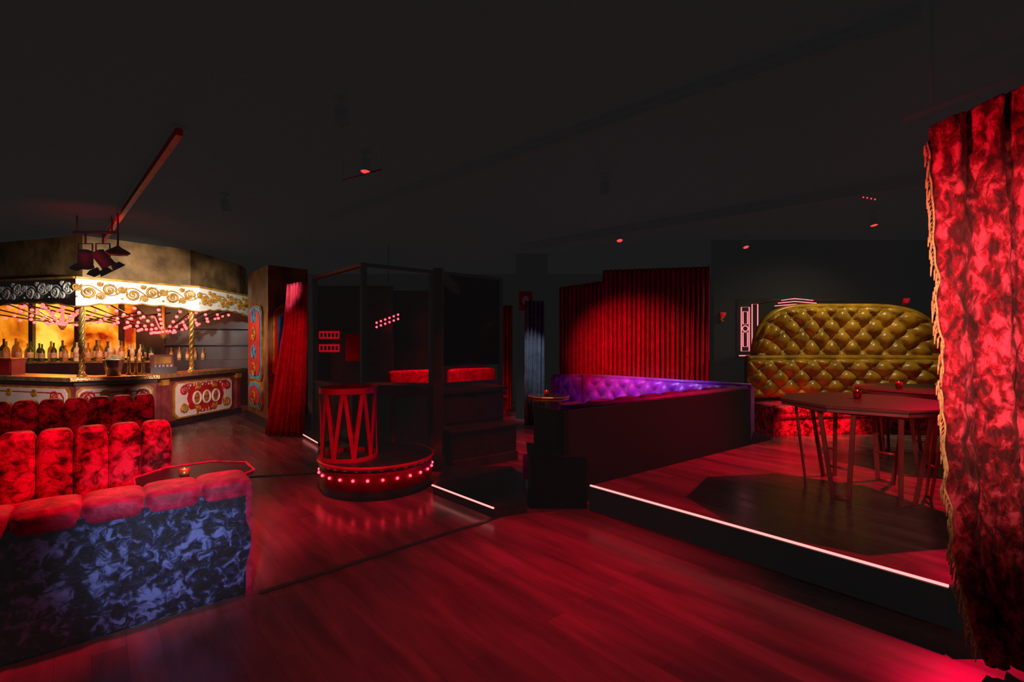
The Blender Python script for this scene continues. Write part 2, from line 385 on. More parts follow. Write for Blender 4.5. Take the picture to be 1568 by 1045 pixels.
KP = [(-12.0, 9.1), (-9.5, 8.62), (-7.22, 8.0), (-6.12, 9.45), (-6.2, 11.4)]
for i in range(4):
    p, q = KP[i], KP[i+1]; L = dist(p, q); a = MB(SEG(p, q))
    n = 40; top = 2.64
    up = [(L*k/n, top) for k in range(n+1)]
    lo = [(L*k/n, 2.17 + 0.10*math.sin(pi*k/n)**0.6 - 0.025*abs(math.sin(pi*k/n*6))) for k in range(n, -1, -1)]
    a.plate(up+lo, 0.0, 0.05, M_darkwood if i < 2 else M_white)
    a.bx(0, L, -0.04, 0.07, 2.635, 2.67, M_goldmatte)
    a.tube([(x, -0.015, z) for x, z in lo], 0.013, M_goldmatte, 6)
    num = max(4, int(L/0.28)); w = L/num; sm = M_white if i < 2 else M_goldmatte
    for k in range(num):
        f = 1 if k % 2 else -1
        scroll(a, w*(k+0.5), 2.45+0.03*f, w*0.44, f, f, sm, 0.0145)
        scroll(a, w*(k+0.05), 2.43-0.07*f, w*0.28, -f, f, sm, 0.011)
        scroll(a, w*(k+0.05), 2.52+0.05*f, w*0.18, f, -f, sm, 0.009)
        a.ball((w*k+0.01, -0.02, 2.44+0.1*f), 0.017, sm, 8)
    a.tube([(L*k/80, -0.015, 2.46+0.075*math.sin(2*pi*k/80*num/2)) for k in range(81)], 0.010, sm, 6)
    a.done('canopy_valance_%d' % i, bar)
a = MB(); kin = inset(KP, 0.06)
a.prism(kin + [(-6.5, 12.2), (-12.0, 12.2)], 2.64, 2.68, M_redpaint); a.done('canopy_roof', bar)
kd = inset(KP, 0.22)
a = MB(); a.prism(kd[1:] + [(-6.6, 12.0), (-9.5, 12.0)], 2.68, CZ-0.005, M_bronze); a.bx(-12, -9.6, 9.3, 9.4, 2.68, CZ-.005, M_black); a.done('canopy_drum', bar)
def twist_post(x, y, z0, z1, name, par):
    a = MB()
    for ph in (0, 2*pi/3, 4*pi/3):
        pts = [(x+0.024*math.cos(ph+t*0.45), y+0.024*math.sin(ph+t*0.45), z0+(z1-z0)*t/70) for t in range(71)]
        a.tube(pts, 0.022, M_gold, 6)
    a.lathe([(0.07, 0), (0.07, 0.03), (0.045, 0.05), (0.04, 0.09)], (x, y, z0), M_gold, 16)
    a.lathe([(0.04, -0.09), (0.045, -0.05), (0.07, -0.03), (0.07, 0)], (x, y, z1), M_gold, 16)
    a.done(name, par)
twist_post(-7.22, 8.12, 1.0, 2.64, 'twisted_post_1', bar)
twist_post(-6.26, 9.45, 1.0, 2.64, 'twisted_post_2', bar)
twist_post(-9.5, 8.75, 1.0, 2.64, 'twisted_post_3', bar)
a = MB(); bl = MB()
for hub in (Vector((-7.35, 10.2, 1.76)), Vector((-9.3, 10.0, 1.95))):
    a.lathe([(0.02, -0.12), (0.06, -0.06), (0.08, 0.02), (0.06, 0.1), (0.03, 0.15), (0.03, 2.64-hub.z)], tuple(hub), M_gold, 20)
    per = []
    for i in range(4):
        p, q = KP[i], KP[i+1]; n = (2, 4, 4, 4)[i]
        for k in range(n):
            t = (k+0.5)/n; per.append(Vector((p[0]+(q[0]-p[0])*t, p[1]+(q[1]-p[1])*t, 2.36)))
    per += [Vector((-6.9, 12.0, 2.36)), Vector((-8.0, 12.1, 2.36)), Vector((-8.9, 12.0, 2.36))]
    for P in per:
        d = P-hub; L = d.length
        if L > 2.9: continue
        P2 = hub + d*0.93
        a.tube([hub, P2], 0.014, M_darkwood, 8)
        nb = max(4, int(L/0.23))
        for k in range(1, nb):
            c = hub + d*(k/nb*0.93); bl.ball((c.x, c.y, c.z-0.05), 0.030, M_bulbwarm, 8)
a.done('canopy_ribs', bar); bl.done('canopy_bulbs', bar)

# back bar
e = empty('back_bar_cabinet')
p, q = (-12.6, 10.3), (-8.3, 11.3); L = dist(p, q)
a = MB(SEG(p, q)); a.bx(0, L, 0.0, 0.5, 0, 1.1, M_darkwood); a.bx(0, L, -0.03, 0.5, 1.1, 1.14, M_brass)
a.bx(0, L, 0.42, 0.5, 1.14, 2.6, M_darkwood)
for k in range(6): a.bx(L*k/5-0.04, L*k/5+0.04, 0.30, 0.44, 1.14, 2.6, M_darkwood)
a.done('cabinet', e)
a = MB(SEG(p, q)); a.bx(0.05, L*0.86, 0.40, 0.418, 1.2, 2.5, M_amber); a.done('amber_panel', e)
p2, q2 = (-8.2, 11.32), (-6.3, 12.2); L2 = dist(p2, q2)
a = MB(SEG(p2, q2)); a.bx(0, L2, 0.0, 0.4, 0, 1.1, M_darkwood); a.bx(0, L2, 0.35, 0.4, 1.1, 2.6, M_darkwood); a.bx(0, L2, -0.02, 0.4, 1.1, 1.14, M_darkwood)
for z in (1.5, 1.9): a.bx(0, L2, 0.12, 0.36, z, z+0.03, M_darkwood)
a.done('side_cabinet', e)
a = MB()
def bottle(x, y, z, h, m):
    r = h*0.13
    a.lathe([(r*0.9, 0), (r, h*0.04), (r, h*0.58), (r*0.75, h*0.68), (r*0.32, h*0.76), (r*0.3, h*0.95), (r*0.38, h*0.96), (r*0.38, h)], (x, y, z), m, 10)
    a.lathe([(r*1.03, h*0.18), (r*1.04, h*0.2), (r*1.04, h*0.45), (r*1.03, h*0.47)], (x, y, z), M_b[3], 10)
T = SEG(p, q)
for k in range(38):
    s = 0.1 + (L-0.2)*k/38; v = T @ Vector((s, 0.12+0.1*(k % 2), 0)); bottle(v.x, v.y, 1.14, random.uniform(0.36, 0.52), random.choice(M_b[:3]))
T2 = SEG(p2, q2)
for k in range(5):
    v = T2 @ Vector((0.15+k*0.16, 0.2, 0)); bottle(v.x, v.y, 1.14, random.uniform(0.26, 0.33), M_b[0])
a.done('liquor_bottles', e)
def on_counter(i, t, d=0.3):
    c2 = inset(CP, d); return (c2[i][0]+(c2[i+1][0]-c2[i][0])*t, c2[i][1]+(c2[i+1][1]-c2[i][1])*t)
x, y = on_counter(2, 0.42, 0.35)
a = MB(F(x, y)); a.lathe([(0.09, 0), (0.10, 0.01), (0.15, 0.27), (0.145, 0.28), (0.09, 0.03)], (0, 0, 1.0), M_chrome, 24)
for k in range(12): a.box((random.uniform(-.09, .09), random.uniform(-.09, .09), 1.25+random.uniform(0, .08)), (0.05,)*3, M_b[1], random.random()*3)
a.done('ice_bucket')
for t in (0.66, 0.78, 0.9):
    x, y = on_counter(2, t, 0.42); a = MB(F(x, y, 35))
    a.lathe([(0.05, 0), (0.05, 0.02), (0.025, 0.04), (0.022, 0.3), (0.035, 0.34), (0.02, 0.38)], (0, 0, 1.0), M_gold, 14)
    a.tube([(0, 0, 1.3), (0, -0.08, 1.31), (0, -0.12, 1.27), (0, -0.12, 1.22)], 0.012, M_gold); a.tube([(0, -0.05, 1.33), (0, -0.06, 1.45)], [0.01, 0.02], M_darkwood)
    a.done('beer_tap')
x, y = on_counter(3, 0.14, 0.42); a = MB(F(x, y, 45))
a.bx(-0.2, 0.2, -0.16, 0.16, 1.0, 1.12, M_darkwood); a.prism([(-0.17, -0.05), (0.17, -0.05), (0.17, 0.13), (-0.17, 0.13)], 1.12, 1.34, M_redwood)
a.bx(-0.13, 0.13, -0.06, -0.045, 1.18, 1.31, M_goldmatte)
for r in range(3):
    for c in range(5): a.box((-0.12+c*0.06, -0.1, 1.125+r*0.012), (0.035, 0.025, 0.02), M_white)
a.done('cash_register')
x, y = on_counter(1, 0.25, 0.3); a = MB(F(x, y, -15)); a.bx(-0.16, 0.16, -0.1, 0.1, 1.0, 1.28, M_redwood); a.bx(-0.13, 0.13, -0.11, -0.1, 1.04, 1.24, M_redpaint); a.bx(-0.18, 0.18, -.12, .12, 1.28, 1.3, M_goldmatte); a.done('napkin_dispenser')

e = empty('fairground_pillar')
pc = [(-5.45, 9.98), (-4.42, 8.76), (-3.95, 9.35), (-4.5, 10.6)]
a = MB(); a.prism(pc, 0, 2.98, M_bronze); a.prism([(-5.5, 9.95), (-4.4, 8.7), (-3.88, 9.34), (-4.5, 10.66)], 0, 0.18, M_darkwood)
a.done('pillar_body', e)
def shield(a, x0, x1, z0, z1, mf, mi):
    c = min(0.12, (x1-x0)*0.3)
    def P(g): return [(x0+g+c, z0+g), (x1-g-c, z0+g), (x1-g, z0+g+c), (x1-g, z1-g-c), (x1-g-c, z1-g), ((x0+x1)/2, z1-g+c*0.5), (x0+g+c, z1-g), (x0+g, z1-g-c), (x0+g, z0+g+c)]
    a.plate(P(0), -0.03, 0, M_goldmatte); a.plate(P(0.03), -0.04, -0.02, mf); a.plate(P(0.09), -0.05, -0.03, mi)
    w = x1-x0; cx = (x0+x1)/2; k = int((z1-z0)/0.28)
    for i in range(k):
        z = z0+0.18+(z1-z0-0.36)*(i/(max(1, k-1)))
        scroll(a, cx, z, w*0.20, 1 if i % 2 else -1, 1, M_bluepaint if (i % 2 and mi is M_redpaint) else M_goldmatte, 0.012, -0.055)
Lp = dist(pc[0], pc[1]); a = MB(SEG(pc[0], pc[1]))
shield(a, Lp*0.12, Lp*0.80, 0.85, 2.25, M_bluepaint, M_redpaint); shield(a, Lp*0.12, Lp*0.80, 0.30, 0.78, M_bluepaint, M_redpaint); a.done('painted_board_1', e)
Lp = dist(pc[1], pc[2]); a = MB(SEG(pc[1], pc[2]))
shield(a, Lp*0.10, Lp*0.66, 0.9, 2.25, M_redpaint, M_bluepaint); a.done('painted_board_2', e)

# ------------------------------------------------------------------ curtains
def curtain(name, lp, rp, folds, amp, m, nu=140, nv=30, rough=0.25, seed=0, back=None):
    a = MB()
    def fn(s, t):
        l, r = Vector(lp(t)), Vector(rp(t)); d = (r-l); nrm = Vector((-d.y, d.x, 0)).normalized()
        w = s*folds*2*pi + 1.5*noise.noise(Vector((s*5+seed, t*0.6, 0)))*rough*4
        k = math.sin(w)*0.8 + 0.25*math.sin(2.3*w+seed)
        c = noise.noise(Vector((s*14+seed, t*9, 3)))*rough
        return l + d*s + nrm*amp*(k + c)
    a.grid(fn, nu, nv, m)
    o = a.done(name); sm = o.modifiers.new('thick', 'SOLIDIFY'); sm.thickness = 0.008
    return o
def lerp(a, b, t): return a+(b-a)*t
curtain('velvet_curtain', lambda t: (lerp(-3.80, -4.18, t**1.3), 8.2, lerp(2.55, 0.02, t)), lambda t: (lerp(-3.42, -3.52, t), 8.1, lerp(2.6, 0.02, t)), 6, 0.08, M_curtback, seed=1)
curtain('velvet_curtain', lambda t: (0.90, 9.20, lerp(2.62, 0.02, t)), lambda t: (1.72, 9.02, lerp(2.72, 0.02, t)), 11, 0.06, M_curtback, seed=4)
curtain('velvet_curtain', lambda t: (1.69, 9.02, lerp(2.92, 0.02, t)), lambda t: (3.5, 8.58, lerp(2.92, 0.02, t)), 22, 0.065, M_curtback, nu=360, seed=9)
curtain('velvet_curtain', lambda t: (0.24, 9.05, lerp(2.35, 0.02, t)), lambda t: (0.60, 9.1, lerp(2.35, 0.02, t)), 5, 0.06, M_curtblue, nu=80, seed=5)
curtain('velvet_curtain', lambda t: (-0.32, 10.9, lerp(2.4, 0.02, t)), lambda t: (0.0, 10.9, lerp(2.4, 0.02, t)), 4, 0.05, M_curtback, nu=60, seed=6)
fgcurt = empty('fringed_velvet_curtain')
def fl(t): return (2.08+0.06*t+0.17*t**6, 2.42-0.05*t, lerp(2.66, 0.03, t))
def fr(t): return (3.0, 2.15, lerp(3.05, 0.03, t))
a = MB()
def fgc(s, t):
    l, r = Vector(fl(t)), Vector(fr(t)); d = (r-l); nrm = Vector((-d.y, d.x, 0)).normalized()
    s2 = s**1.15
    w = s2*6.4*2*pi + 1.2 + 1.6*noise.noise(Vector((s*4+2, t*1.0, 0)))
    k = -abs(math.sin(w*0.5))*1.5 + 0.5
    c = 0.55*noise.noise(Vector((s*10, t*8, 3))) + 0.4*noise.noise(Vector((s*26, t*26, 7)))
    return l + d*s + nrm*0.07*(k + c)
a.grid(fgc, 320, 220, M_curt)
o = a.done('drape', fgcurt); sm = o.modifiers.new('thick', 'SOLIDIFY'); sm.thickness = 0.008
a = MB(); a.tube([(1.98, 2.45, 2.72), (3.1, 2.12, 3.10)], 0.02, M_beam, 12)
for x, y, z in ((2.1, 2.42, 2.77), (2.95, 2.16, 3.06)): a.tube([(x, y, z), (x, y, CZ)], 0.01, M_beam)
a.done('curtain_rail', fgcurt)
a = MB(); N = 120; pts = []
for i in range(N+1):
    t = 0.03+0.94*i/N; P = Vector(fgc(0.0, t)); P = Vector((fl(t)[0]*0.6+P.x*0.4-0.03, P.y-0.02, P.z)); pts.append(P)
a.tube(pts, 0.005, M_fringe, 6)
for i in range(0, N, 1):
    P = pts[i]; dx = -0.014+random.uniform(-0.010, 0.008)
    a.tube([P, P+Vector((dx-0.006, -0.01, -0.025)), P+Vector((dx-0.010, -0.012, -0.07))], [0.0015, 0.0042, 0.0025], M_fringe, 5)
a.done('fringe', fgcurt)

# ------------------------------------------------------------------ tufting
def tuft(a, fn, W, H, nx, nz, depth, m, res=5, pw=0.5):
    def g(u, v):
        s = u*W; h = v*H
        A = u*nx + v*nz*0.5; B = u*nx - v*nz*0.5
        k = (abs(math.sin(pi*A))*abs(math.sin(pi*B)))**pw
        edge = min(1, min(u, 1-u)*nx*2.5)*min(1, min(v, 1-v)*nz*2)
        edge = max(0, edge)**0.5
        return fn(s, h, depth*(k*0.85*edge+0.15*edge))
    a.grid(g, int(nx*2*res), int(nz*res*1.2), m)
    for j in range(0, nz+1):
        for i in range(0, 2*nx+1):
            if (i+j) % 2 == 0:
                u = i/(2*nx); v = j/nz
                if 0.01 < u < 0.99 and 0.02 < v < 0.98:
                    a.pillow(fn(u*W, v*H, depth*0.2), (0.032, 0.032, 0.032), m, 1, 8, 5)

# ------------------------------------------------------------------ purple L banquette with black outer back
e = empty('purple_banquette')
p, q = (0.49, 4.62), (3.33, 6.75); L = dist(p, q); T = SEG(p, q)
a = MB(T); a.bx(0, L, 0, 0.10, 0.0, 0.93, M_blackfab); a.bx(0, 0.08, 0, 0.45, 0.0, 0.93, M_blackfab)
a.done('outer_back', e, 0.01)
a = MB(T)
a.tube([(0.02, 0.07, 0.935), (L, 0.07, 0.935)], 0.035, M_purple, 10)
for k in range(8):
    w = (L-0.1)/8; a.pillow((0.1+w*(k+0.5), 0.20, 0.72), (w*1.0, 0.20, 0.50), M_purple, 0.4, 20, 14)
a.bx(0.1, L, 0.28, 0.75, 0.1, 0.36, M_purple)
for k in range(4):
    w = (L-0.1)/4; a.pillow((0.1+w*(k+0.5), 0.50, 0.40), (w, 0.52, 0.16), M_purple, 0.35, 20, 10)
a.done('near_seat', e)
p2, q2 = (1.30, 8.85), (3.36, 6.80); L2 = dist(p2, q2); T2 = SEG(p2, q2)
a = MB(T2); a.bx(0, L2, 0.0, 0.14, 0, 0.95, M_purple)
tuft(a, lambda s, h, d: (s, -d, 0.42+h), L2, 0.54, 10, 3, 0.10, M_purple)
a.tube([(0, 0.02, 0.965), (L2, 0.02, 0.965)], 0.035, M_purple, 10)
a.bx(0, L2-0.6, -0.6, -0.001, 0.1, 0.34, M_purple)
for k in range(3):
    w = (L2-0.6)/3; a.pillow((w*(k+0.5), -0.3, 0.38), (w, 0.6, 0.15), M_purple, 0.35, 20, 10)
a.done('far_seat', e)
p3, q3 = (0.74, 8.62), (1.29, 8.86); L3 = dist(p3, q3); a = MB(SEG(p3, q3))
a.bx(0, L3, 0.0, 0.12, 0, 0.95, M_purple); tuft(a, lambda s, h, d: (s, -d, 0.40+h), L3, 0.56, 3, 3, 0.08, M_purple)
a.tube([(0, 0.02, 0.965), (L3, 0.02, 0.965)], 0.035, M_purple, 10)
a.bx(0, L3, -0.45, -0.001, 0.1, 0.42, M_purple); a.done('end_seat', e)
a = MB(); a.prism([(0.17, 4.62), (0.72, 4.60), (0.50, 4.64), (0.42, 5.0), (0.17, 5.15)], 0, 0.50, M_blackfab)
a.prism([(0.15, 4.60), (0.48, 4.60), (0.40, 5.0), (0.15, 5.18)], 0.50, 0.52, M_blackfab)
a.done('end_block', e, 0.01)

# ------------------------------------------------------------------ gold banquette
e = empty('gold_banquette')
def arc(s, W, d, z, y0=7.55, bow=0.25):
    x = 3.68 + s; u = (s/W-0.5)*2
    return (x, y0 + bow*(1-u*u) - d, z)
W = 3.2
a = MB()
def topz(u):
    k = abs(u*2-1); return 1.36 + 0.80*(max(0, 1-k**4.5))**0.5
def gtop(s, h, d):
    u = s/W; f = h/0.8
    return arc(0.1+s*(W-0.2)/W, W, d, 1.30 + f*(topz(u)-1.30))
tuft(a, gtop, W, 0.8, 9, 5, 0.14, M_goldvel, 8, 0.42)
a.tube([gtop(W*i/80, 0.8, 0.0) for i in range(81)], 0.045, M_goldvel, 8)
a.grid(lambda u, v: Vector(gtop(u*W, v*0.8, -0.06)), 60, 2, M_blackfab)
def glow_(s, h, d): return arc(s-0.08, W, d+0.12, 0.72+h)
tuft(a, glow_, W+0.16, 0.60, 9, 4, 0.14, M_goldvel, 8, 0.42)
a.tube([arc(s-0.08, W, 0.10, 1.33) for s in [(W+0.16)*i/60 for i in range(61)]], 0.05, M_goldvel, 8)
a.done('tufted_back', e)
a = MB()
NS = 40
front = [Vector(arc(W*i/NS, W, 0.75, 0)) for i in range(NS+1)]; backp = [Vector(arc(W*i/NS, W, 0.03, 0)) for i in range(NS+1)]
poly = [(v.x, v.y) for v in front] + [(v.x, v.y) for v in backp[::-1]]
a.prism(poly, 0.24, 0.52, M_redvel)
a.tube([(v.x, v.y, 0.545) for v in front], 0.055, M_redvel, 10)
a.prism(poly, 0.52, 0.66, M_redvel)
a.tube([(v.x, v.y, 0.625) for v in front], 0.07, M_redvel, 10)
a.prism([(v.x, v.y+0.02) for v in backp] + [(v.x, v.y+0.14) for v in backp[::-1]], 0.24, 1.3, M_blackfab)
a.done('seat_base', e)

# ------------------------------------------------------------------ cage tables
def poser_table(x, y, z, r, h, rot=0, m=M_metaldk, legs=5, name='poser_table', sides=8, top=M_darkwood, spread=0.24):
    e = empty(name)
    T = F(x, y, rot)
    def ng(rr): return [(rr*math.cos(2*pi*(k+.5)/sides), rr*math.sin(2*pi*(k+.5)/sides)) for k in range(sides)]
    a = MB(T); a.prism(ng(r), z+h-0.03, z+h, top); a.prism(ng(r*0.985), z+h-0.055, z+h-0.03, m)
    P = ng(r*1.0); a.tube([(p[0], p[1], z+h-0.012) for p in P], 0.010, m, 6, closed=True, smooth=False)
    a.done('top', e)
    a = MB(T)
    for k in range(legs):
        an = 2*pi*k/legs+0.4
        for s in (-1, 1):
            a0 = an+s*spread; a1 = an+s*0.13
            tp = Vector((r*0.80*math.cos(a0), r*0.80*math.sin(a0), z+h-0.05)); bt = Vector((r*0.66*math.cos(a1), r*0.66*math.sin(a1), z+0.0))
            wd = 0.018 if r > 0.5 else 0.009
            t = Vector((-math.sin(an), math.cos(an), 0))*wd; n = Vector((math.cos(an), math.sin(an), 0))*wd*0.4
            vs = [tp-t-n, tp+t-n, tp+t+n, tp-t+n, bt-t-n, bt+t-n, bt+t+n, bt-t+n]
            a.add(vs, [(0,1,2,3), (7,6,5,4), (0,4,5,1), (1,5,6,2), (2,6,7,3), (3,7,4,0)], m)
    for k in range(legs):
        an = 2*pi*k/legs+0.4
        for zz, rr, sp in ((0.33*h, 0.70, 0.17), (0.015, 0.66, 0.14)):
            a.tube([(r*rr*math.cos(an-sp), r*rr*math.sin(an-sp), z+zz), (r*rr*math.cos(an+sp), r*rr*math.sin(an+sp), z+zz)], 0.011, m, 6)
    a.tube([(r*.8*math.cos(2*pi*k/32), r*.8*math.sin(2*pi*k/32), z+h-0.065) for k in range(32)], 0.012, m, 6, closed=True)
    a.done('cage_base', e)
poser_table(3.22, 4.42, 0.24, 0.70, 0.82, 10, legs=6)
poser_table(4.75, 5.55, 0.24, 0.68, 0.82, 25, legs=6)
poser_table(0.56, 7.35, 0.0, 0.31, 0.78, 0, M_gold, 4, 'cocktail_table', 24, M_glassdk, 0.4)

def candle(x, y, z, m=M_redglass, h=0.07):
    e = empty('candle_holder')
    a = MB(); a.lathe([(0.028, 0), (0.032, 0.01), (0.036, h), (0.032, h), (0.028, 0.015)], (x, y, z), m, 16); a.done('glass', e)
    a = MB(); a.lathe([(0.022, 0), (0.022, h*0.6), (0.004, h*0.62), (0.005, h*0.75), (0.001, h*1.0)], (x, y, z+0.012), M_candle, 10); a.done('candle', e)
candle(3.25, 4.55, 1.062); candle(4.4, 5.5, 1.062)
candle(0.52, 7.3, 0.782)

# ------------------------------------------------------------------ left booths
def booth(ox, oy, deg, near=True, ch=5, far=1.42, name='channel_booth_sofa', zt=0.93, xr=-0.29):
    e = empty(name); T = F(ox, oy, deg)
    if near:
        a = MB(T); a.bx(-3.0, -0.03, 0.03, 0.27, 0.0, 0.66, M_bluevel)
        a.grid(lambda u, v: (-3.0*(1-u), 0.012-0.012*math.sin(pi*v)-0.008*abs(math.sin(u*11*pi)), 0.02+0.64*v), 66, 8, M_bluevel)
        a.bx(-0.03, 0.005, 0.0, 0.30, 0.0, 0.70, M_redcush); a.done('near_back_panel', e)
        a = MB(T); w = 0.27
        for k in range(11): a.pillow((-0.13-w*k, 0.16, 0.675), (w*1.04, 0.34, 0.13), M_redcush, 0.42, 28, 16)
        a.done('near_back_rolls', e)
        a = MB(T); a.bx(-3.0, -0.05, 0.30, 0.62, 0.0, 0.36, M_redcush)
        for k in range(5): a.pillow((-0.33-0.56*k, 0.47, 0.38), (0.56, 0.36, 0.14), M_redcush, 0.35, 18, 10)
        a.done('near_seat', e)
    a = MB(T); w = 0.2; x = xr
    for k in range(ch):
        a.pillow((x-w*(k+0.5), far+0.10, (0.42+zt)/2), (w*1.03, 0.24, zt-0.38), M_redvel, 0.4, 24, 18)
    cx, cy = x-w*ch, far-0.2
    for k in range(3):
        an = pi/2 + (k+0.5)*pi/6
        a.pillow((cx+0.3*math.cos(an)*1.0, cy+0.3*math.sin(an), (0.42+zt)/2), (w*1.0, 0.2, zt-0.38), M_redvel, 0.45, 20, 16, rz=an-pi/2)
    for k in range(3):
        a.pillow((cx-0.30, cy-0.1-w*k, (0.42+zt)/2), (0.2, w*1.0, zt-0.38), M_redvel, 0.45, 20, 16)
    a.bx(cx-0.1, x, far+0.16, far+0.24, 0.0, zt-0.06, M_bluevel)
    a.done('channel_back', e)
    a = MB(T); a.bx(cx-0.2, x, far-0.36, far+0.16, 0.0, 0.36, M_redvel)
    for k in range(2): 
        ww = (x-cx)/2; a.pillow((cx+ww*(k+0.5), far-0.18, 0.40), (ww*1.02, 0.42, 0.14), M_redcush, 0.35, 18, 10)
    a.done('far_seat', e)
booth(-1.65, 3.06, 40)
booth(-4.25, 5.75, 38, near=False, far=0.0, ch=7, xr=0.0, zt=0.95)
T = F(-1.65, 3.06, 40) @ Vector((-0.2, 0.80, 0))
e = empty('booth_table'); a = MB(F(T.x, T.y, 40))
ng = lambda r: [(r*math.cos(2*pi*(k+.5)/8), r*math.sin(2*pi*(k+.5)/8)) for k in range(8)]
a.prism(ng(0.38), 0.60, 0.625, M_darkwood); a.tube([(p[0], p[1], 0.625) for p in ng(0.385)], 0.010, M_redcush, 6, closed=True, smooth=False); a.done('top', e)
a = MB(F(T.x, T.y)); a.lathe([(0.17, 0), (0.17, 0.02), (0.04, 0.04), (0.03, 0.1), (0.03, 0.56), (0.12, 0.60)], (0, 0, 0), M_darkwood, 20); a.done('pedestal', e)
candle(T.x-0.05, T.y-0.05, 0.627, M_gold, 0.05)

# ------------------------------------------------------------------ dance podium with cage
e = empty('dance_podium'); cx, cy = -1.50, 5.38; r = 0.60
a = MB(); a.lathe([(r-0.03, 0), (r-0.03, 0.04), (r-0.01, 0.05), (r-0.01, 0.29), (r, 0.30), (r+0.015, 0.32), (r+0.015, 0.345), (r, 0.35), (0.01, 0.35)], (cx, cy, 0), M_darkwood, 64)
a.lathe([(r-0.009, 0.10), (r-0.001, 0.105), (r-0.001, 0.285), (r-0.009, 0.29)], (cx, cy, 0), M_redwood, 64)
a.tube([(cx+(r+0.01)*math.cos(2*pi*k/64), cy+(r+0.01)*math.sin(2*pi*k/64), 0.335) for k in range(64)], 0.016, M_metal, 6, closed=True)
a.done('drum_base', e)
a = MB(); N = 26
for k in range(N):
    an = 2*pi*k/N; a.ball((cx+(r+0.006)*math.cos(an), cy+(r+0.006)*math.sin(an), 0.215), 0.015, M_bulb, 8)
a.done('bulbs', e)
a = MB(); rx, ry, rr = -1.76, 5.22, 0.29
def band(z0, z1, r0):
    vs = []; fs = []; n = 48
    for k in range(n):
        an = 2*pi*k/n
        for rad, z in ((r0, z0), (r0, z1), (r0-0.012, z1), (r0-0.012, z0)): vs.append((rx+rad*math.cos(an), ry+rad*math.sin(an), z))
    for k in range(n):
        j = (k+1) % n
        for c in range(4): fs.append((k*4+c, j*4+c, j*4+(c+1) % 4, k*4+(c+1) % 4))
    a.add(vs, fs, M_metal)
band(1.05, 1.11, rr+0.01); band(0.35, 0.39, rr+0.01)
NB = 9
for k in range(NB):
    a0 = 2*pi*k/NB; a1 = a0+2*pi/NB*0.45; a2 = a0+2*pi/NB*0.92
    pt = lambda an, z: Vector((rx+rr*math.cos(an), ry+rr*math.sin(an), z))
    for (b0, b1) in ((a0, a1), (a2, a1)):
        tp, bt = pt(b0, 1.08), pt(b1, 0.37); am = (b0+b1)/2
        t = Vector((-math.sin(am), math.cos(am), 0))*0.019; n = Vector((math.cos(am), math.sin(am), 0))*0.006
        vs = [tp-t-n, tp+t-n, tp+t+n, tp-t+n, bt-t-n, bt+t-n, bt+t+n, bt-t+n]
        a.add(vs, [(0,1,2,3), (7,6,5,4), (0,4,5,1), (1,5,6,2), (2,6,7,3), (3,7,4,0)], M_metal)
a.done('cage_rail', e)

# ------------------------------------------------------------------ dj booth
e = empty('dj_booth')
a = MB(); a.bx(-0.97, -0.86, 5.95, 6.07, 0.0, 2.5, M_darkwood); a.bx(-0.99, -0.83, 5.92, 6.10, 0, 0.16, M_darkwood)
a.bx(-0.955, -0.865, 6.07, 8.0, 2.38, 2.5, M_darkwood); a.done('post', e)
p, q = (-0.92, 6.2), (-0.12, 6.80); L = dist(p, q); a = MB(SEG(p, q))
a.bx(0, L, 0, 0.6, 0.0, 0.92, M_darkwood); a.bx(-0.03, L+0.03, -0.06, 0.63, 0.92, 0.97, M_darkwood)
a.bx(0.0, L, -0.3, 0, 0.0, 0.45, M_darkwood); a.bx(-0.02, L+0.02, -0.33, 0, 0.45, 0.49, M_darkwood); a.bx(0, L, -0.34, -.3, 0.0, 0.12, M_darkwood)
for k in range(2): a.bx(0.06+k*L/2, L/2-0.06+k*L/2, -0.015, 0, 0.53, 0.88, M_darkwood)
a.done('console', e, 0.006)
p, q = (-2.1, 6.35), (-0.98, 6.2); L = dist(p, q); a = MB(SEG(p, q))
a.bx(0, L, 0, 0.35, 0, 0.98, M_darkwood); a.bx(-0.03, L, -0.05, 0.38, 0.98, 1.03, M_darkwood); a.bx(0.08, L*0.47, -0.015, 0, 0.2, 0.88, M_black); a.bx(L*0.53, L-0.08, -0.015, 0, 0.2, 0.88, M_black)
a.done('side_console', e, 0.006)

e = empty('mirrored_screen')
C0, C1, C2 = (-3.55, 8.66), (-2.2, 7.1), (-0.2, 8.78)
for i, (p, q) in enumerate(((C0, C1), (C1, C2))):
    L = dist(p, q); a = MB(SEG(p, q))
    a.bx(0, L, 0, 0.08, 0.0, 0.86, M_darkwood); a.bx(0, L, -0.03, 0.11, 0.86, 0.9, M_darkwood)
    a.bx(0, L, -0.02, 0.06, 2.70, 2.75, M_redwood if i == 0 else M_black)
    for k in ((0, 1) if i == 0 else (0.45, 1)): a.bx(k*L-0.03, k*L+0.03, -0.02, 0.06, 0, 2.72, M_black)
    if i == 1: a.bx(0.46*L, 0.99*L, 0.02, 0.04, 1.18, 2.7, M_glassdk)
    a.done('frame_%d' % i, e)
e = empty('red_bench')
p, q = (-2.45, 9.4), (-0.35, 10.6); L = dist(p, q); a = MB(SEG(p, q))
a.pillow((L*0.22, 0.0, 0.72), (L*0.40, 0.22, 0.6), M_redcush, 0.2, 24, 16); a.pillow((L*0.76, 0.0, 0.72), (L*0.44, 0.22, 0.6), M_redcush, 0.2, 24, 16)
a.bx(0, L, -0.5, 0.1, 0, 0.45, M_redvel); a.done('bench_body', e)
a = MB(); a.bx(-3.95, -0.6, 11.0, 11.1, 0, 2.75, M_darkwood); a.done('wall_booth_rear')
e = empty('wall_sign')
a = MB(F(-3.28, 9.6)); a.bx(-0.6, 0.9, 0.02, 0.1, 0, 2.7, M_darkwood); a.done('mount_board', e)
